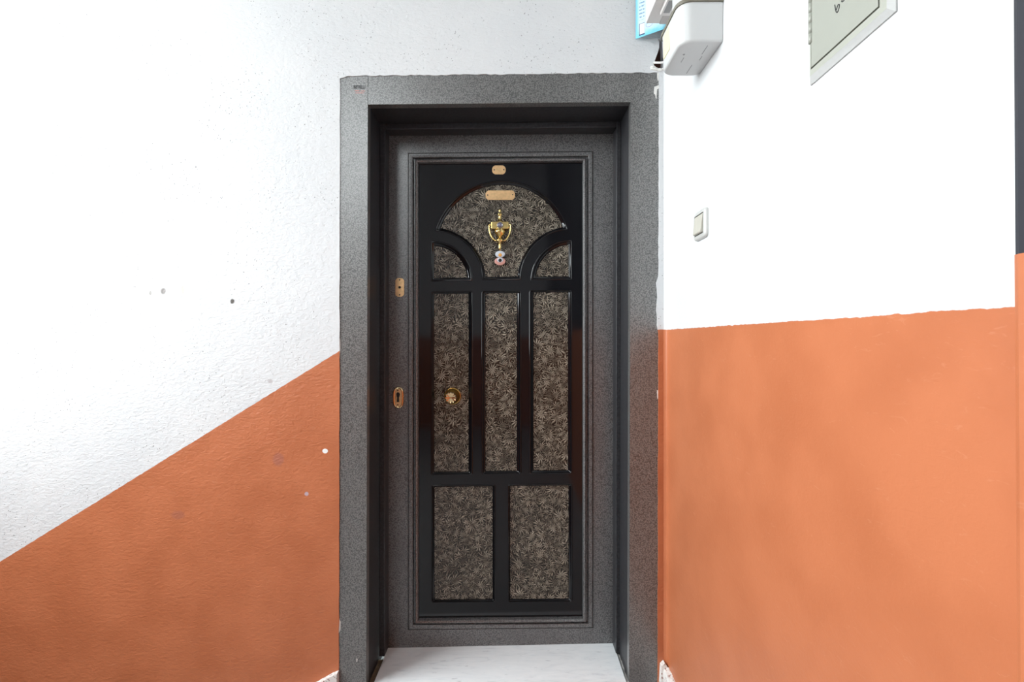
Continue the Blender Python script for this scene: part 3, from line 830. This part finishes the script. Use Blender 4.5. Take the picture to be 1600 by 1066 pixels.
def loft(bm, rings_pts, cap=True):
    rings = [[bm.verts.new(p_) for p_ in r] for r in rings_pts]
    n = len(rings[0])
    for p_, q_ in zip(rings[:-1], rings[1:]):
        for i in range(n): bm.faces.new((p_[i], p_[(i+1) % n], q_[(i+1) % n], q_[i]))
    if cap: bm.faces.new(rings[0]); bm.faces.new(rings[-1][::-1])
def meter_rings(spec, r=.034):
    return [[(a, b, z_) for a, b in dshape(mx0, mx1, my0, my1, r, 8, g)] for g, z_ in spec]
bm = bmesh.new(); loft(bm, meter_rings([(-.006, mzb), (-.0035, mzb + .0008), (-.0012, mzb + .003), (0, mzb + .007), (.002, mzs - .006), (.003, mzs)]))
mc = sharp_smooth(obj('terminal_cover', bm, M_METER, meter), 40)
bm = bmesh.new(); loft(bm, meter_rings([(.006, mzs), (.0065, mzs + .004), (.006, mzs + .009)]))
sharp_smooth(obj('gasket_rim', bm, M_GASKET, meter), 40)
bm = bmesh.new(); loft(bm, meter_rings([(-.022, mzs + .008), (-.022, mzs + .013), (-.022, mzs + .20), (-.026, mzs + .206)], .020))
sharp_smooth(obj('meter_body', bm, M_METER, meter), 40)
# knock-out outlines in the underside
def groove(y0, y1, x0, x1, w=.0016):
    bm = bmesh.new(); add_box(bm, (x0, y0, mzb - .0006), (x1, y1, mzb + .001)); return obj('knockout_slot', bm, M_SLOT, mc)
groove(my0 + .018, my0 + .056, mx0 + .078, mx0 + .080)
groove(my0 + .072, my0 + .094, mx0 + .034, mx0 + .036)
groove(my0 + .066, my0 + .084, mx0 + .082, mx0 + .084)
groove(my0 + .108, my0 + .150, mx0 + .070, mx0 + .072)
bm = bmesh.new(); lathe_z(bm, [(.0030, mzb - .0006), (.0030, mzb + .001)], mx0 + .030, my0 + .058, 12); obj('knockout_slot', bm, M_SLOT, mc)
# yellowed label on the side towards the hall
bm = bmesh.new(); add_box(bm, (mx0 - .0022, my1 - .085, mzb + .030), (mx0 - .0002, my1 - .034, mzs - .004), .0005, 1)
obj('yellowed_label', bm, M_YELLOW, meter)

# ------------------------------------------------------------------ fuse box between the meter and the door wall
fx0, fx1, fy0, fy1, fzb = X0 - .100, X0 - .001, -0.245, -0.085, EYE + 1.075
fuse = empty('fuse_box', (X0, (fy0 + fy1) / 2, fzb))
tag(fuse, 'small stepped grey fuse box mounted between the meter and the door wall', 'fuse box')
bm = bmesh.new(); add_box(bm, (fx0 + .045, fy0, fzb), (fx1, fy1, fzb + .22), .004, 2); sharp_smooth(obj('base_box', bm, M_FUSE, fuse), 50, True)
bm = bmesh.new(); add_box(bm, (fx0, fy0 + .004, fzb + .002), (fx0 + .046, fy1 - .002, fzb + .215), .003, 2); sharp_smooth(obj('cover', bm, M_FUSEW, fuse), 50, True)
bm = bmesh.new(); add_box(bm, (fx0 + .030, fy0 + .020, fzb - .012), (fx0 + .062, fy1 - .060, fzb + .004), .002, 2); sharp_smooth(obj('cable_inlet', bm, M_FUSEW, fuse), 50, True)
bm = bmesh.new(); add_box(bm, (fx0 + .036, fy0 + .030, fzb - .0126), (fx0 + .056, fy1 - .075, fzb - .0110)); obj('inlet_slot', bm, M_SLOT, fuse)

# ------------------------------------------------------------------ leaflet pasted across the corner
la, lb = Vector((X(993.4, -.004), -.004)), Vector((X0 - .004, -.074))
lz0, lz1 = Z(61.0, -.004), Z(61.0, -.004) + 0.32
leaf_o = empty('leaflet', (la.x, la.y, lz0))
tag(leaf_o, 'pale blue printed leaflet pasted in the corner behind the fuse box', 'leaflet')
m = NT('leaflet_print'); p = m.pos(); x, y, z = m.xyz(p)
row = m.math('FRACT', m.math('MULTIPLY', z, 1 / 0.0125))
line_ = m.math('LESS_THAN', m.math('ABSOLUTE', m.math('SUBTRACT', row, .5)), .20)
u = m.math('SUBTRACT', x, la.x)
inside = m.math('MULTIPLY', m.math('GREATER_THAN', u, .010), m.math('LESS_THAN', u, .026))
lim = m.math('GREATER_THAN', z, lz0 + 0.060)
words_ = m.math('GREATER_THAN', m.noise(m.vmath('MULTIPLY', p, (260, 260, 80)), 1.0, 2), 0.42)
ink = m.math('MULTIPLY', m.math('MULTIPLY', line_, inside), m.math('MULTIPLY', lim, words_))
edge = m.step(u, 0.002, 0.012)
c0 = m.mix(edge, (0.22, 0.58, 0.80), (0.62, 0.80, 0.88))
lowb = m.step(m.math('ADD', m.math('SUBTRACT', z, lz0), m.math('MULTIPLY', m.noise(p, 60, 3), .02)), .012, .042)
c0 = m.mix(lowb, (0.20, 0.62, 0.78), c0)
M_LEAFLET = m.out(m.mix(m.math('MULTIPLY', ink, .8), c0, (0.10, 0.22, 0.42)), 0.45)
d2 = (lb - la)
def lpt(t, z_, off=0.0):
    nrm = Vector((-d2.y, d2.x)).normalized() * -1
    q = la + d2 * t + Vector((nrm.x, nrm.y)) * off
    return (q.x, q.y, z_)
bm = bmesh.new()
def lquad(bm, t0, t1, za, zb, off, th):
    a = [lpt(t0, za, off), lpt(t1, za, off), lpt(t1, zb, off), lpt(t0, zb, off)]
    b = [lpt(t0, za, off + th), lpt(t1, za, off + th), lpt(t1, zb, off + th), lpt(t0, zb, off + th)]
    va = [bm.verts.new(q) for q in a]; vb = [bm.verts.new(q) for q in b]
    bm.faces.new(va); bm.faces.new(vb[::-1])
    for i in range(4): bm.faces.new((va[i], vb[i], vb[(i+1) % 4], va[(i+1) % 4]))
lquad(bm, 0, 1, lz0, lz1, 0, .0006)
obj('sheet', bm, M_LEAFLET, leaf_o)
sgn_off = .0008
bm = bmesh.new(); lquad(bm, .095, .25, lz0 + .006, lz0 + .048, sgn_off, .0004); obj('printed_box_outline', bm, plain('navy_print', (.03, .07, .18), .5), leaf_o)
bm = bmesh.new(); lquad(bm, .115, .25, lz0 + .010, lz0 + .046, sgn_off * 1.6, .0004); obj('printed_box', bm, plain('white_print', (.82, .82, .82), .5), leaf_o)
bm = bmesh.new()
ringp = []
for i in range(25):
    a = 2 * math.pi * i / 24; ringp.append(lpt(.37 + .085 * math.cos(a), lz0 + .034 + .0075 * math.sin(a), .001))
tube(bm, ringp, .0007, 5); obj('printed_seal', bm, plain('violet_print', (.38, .36, .66), .5), leaf_o)

# ------------------------------------------------------------------ light switch on the right wall
sy0, sy1, sz0, sz1 = -0.362, -0.274, EYE + .296, EYE + .380
sw = empty('light_switch', (X0, (sy0 + sy1) / 2, sz0))
tag(sw, 'ivory rocker light switch on the white right wall beside the door', 'light switch')
def plate_x(name, y0, y1, z0, z1, spec, r, mat, parent, n=6):
    """rounded plate on the right wall: spec = list of (inset, distance from the wall)"""
    bm = bmesh.new(); rr_ = []
    for ins, dx in spec:
        ring = []
        for cy0, cz0, a in ((y1 - r, z1 - r, 0), (y0 + r, z1 - r, 90), (y0 + r, z0 + r, 180), (y1 - r, z0 + r, 270)):
            for k in range(n + 1):
                t = math.radians(a + 90 * k / n); q = max(r - ins, .0003)
                ring.append((X0 - dx, cy0 + q * math.cos(t), cz0 + q * math.sin(t)))
        rr_.append(ring)
    loft(bm, rr_)
    return sharp_smooth(obj(name, bm, mat, parent), 40)
plate_x('wall_plate', sy0, sy1, sz0, sz1, [(0, 0), (0, .005), (.0015, .009), (.005, .011), (.012, .0115), (.0125, .009)], .014, M_SWITCH, sw)
plate_x('recess', sy0 + .0125, sy1 - .0125, sz0 + .0125, sz1 - .0125, [(0, .0085), (0, .0094)], .003, M_DARK, sw)
bm = bmesh.new()
ra, rb, rc, rd = sy0 + .0145, sy1 - .0145, sz0 + .0145, sz1 - .0145
# rocker pressed at the top: its lower half stands out
zm = (rc + rd) / 2
sidep = [(X0 - .009, rc), (X0 - .0185, rc + .002), (X0 - .0150, zm), (X0 - .0122, rd - .001), (X0 - .009, rd)]
prism(bm, [(a, ra, b) for a, b in sidep], (0, rb - ra, 0))
bmesh.ops.bevel(bm, geom=bm.edges[:], offset=.0012, segments=2, affect='EDGES')
sharp_smooth(obj('rocker', bm, M_ROCKER, sw), 40)

# ------------------------------------------------------------------ metal hatch in the right wall
hy1 = -DIST + X0 * FPX / 476.0          # far edge of the door
hy0 = -DIST + X0 * FPX / 582.5          # near edge
hzb, hzt = EYE + .497, EYE + .497 + .34
fyA, fyB, fzA, fzB = hy0 - .024, hy1 + .004, EYE + .474, hzt + .03
hatch = empty('wall_hatch', (X0, (hy0 + hy1) / 2, fzA))
tag(hatch, 'grey-green metal meter hatch with handwritten digit high on right wall', 'hatch')
bm = bmesh.new()
outer = [(fyA, fzA), (fyB + .010, fzA - .002), (fyB + .006, fzB), (fyA, fzB)]
inner = [(hy0 - .003, hzb - .003), (hy1 + .001, hzb - .003), (hy1 + .001, hzt + .003), (hy0 - .003, hzt + .003)]
mid_ = [(fyA + .008, fzA + .009), (fyB, fzA + .009), (fyB, fzB - .009), (fyA + .008, fzB - .009)]
def rr(pts, dx): return [(X0 - dx, a, b) for a, b in pts]
loft(bm, [rr(outer, -.001), rr(outer, .003), rr(mid_, .010), rr(inner, .010), rr(inner, -.001)], False)
hf = obj('hatch_frame', bm, M_HATCHF, hatch)
hf.data.materials.append(M_PLASTER2)
for f_ in hf.data.polygons:
    if f_.index < 8: f_.material_index = 1
box('hatch_recess', (X0 - .0015, hy0 - .003, hzb - .003), (X0 + .001, hy1 + .001, hzt + .003), M_DARK, hatch)
hd = box('hatch_door', (X0 - .0105, hy0, hzb), (X0 - .0020, hy1, hzt), M_HATCH, hatch, .0012)
for i in range(9):
    z0 = hzb + .045 + i * .0185
    bm = bmesh.new(); lathe_z(bm, [(.0044, z0), (.0044, z0 + .0172)], X0 - .0095, hy1 + .0012, 14)
    obj('hinge_knuckle', bm, M_HATCH, hatch, True)
# handwritten digits
def wallpt(px, py):
    x_ = X0 - .0108; d = x_ * FPX / (px - 800.0)
    return (x_, -DIST + d, EYE + (533 - py) * d / FPX)
def zp(zx, zy): return (1240 + zx / 7.615, zy / 7.615)
six = [zp(490, 58), zp(497, 100), zp(506, 140), zp(522, 145), zp(538, 105), zp(545, 62), zp(534, 52), zp(520, 80), zp(509, 118)]
bm = bmesh.new(); tube(bm, smooth_path([wallpt(*q) for q in six], 5), .0008, 6); obj('handwritten_digit', bm, M_INK, hd)
two = [zp(566, -95), zp(590, -90), zp(600, -50), zp(580, -5), zp(572, 18), zp(590, 15), zp(612, -20)]
bm = bmesh.new(); tube(bm, smooth_path([wallpt(*q) for q in two], 5), .0008, 6); obj('handwritten_digit', bm, M_INK, hd)
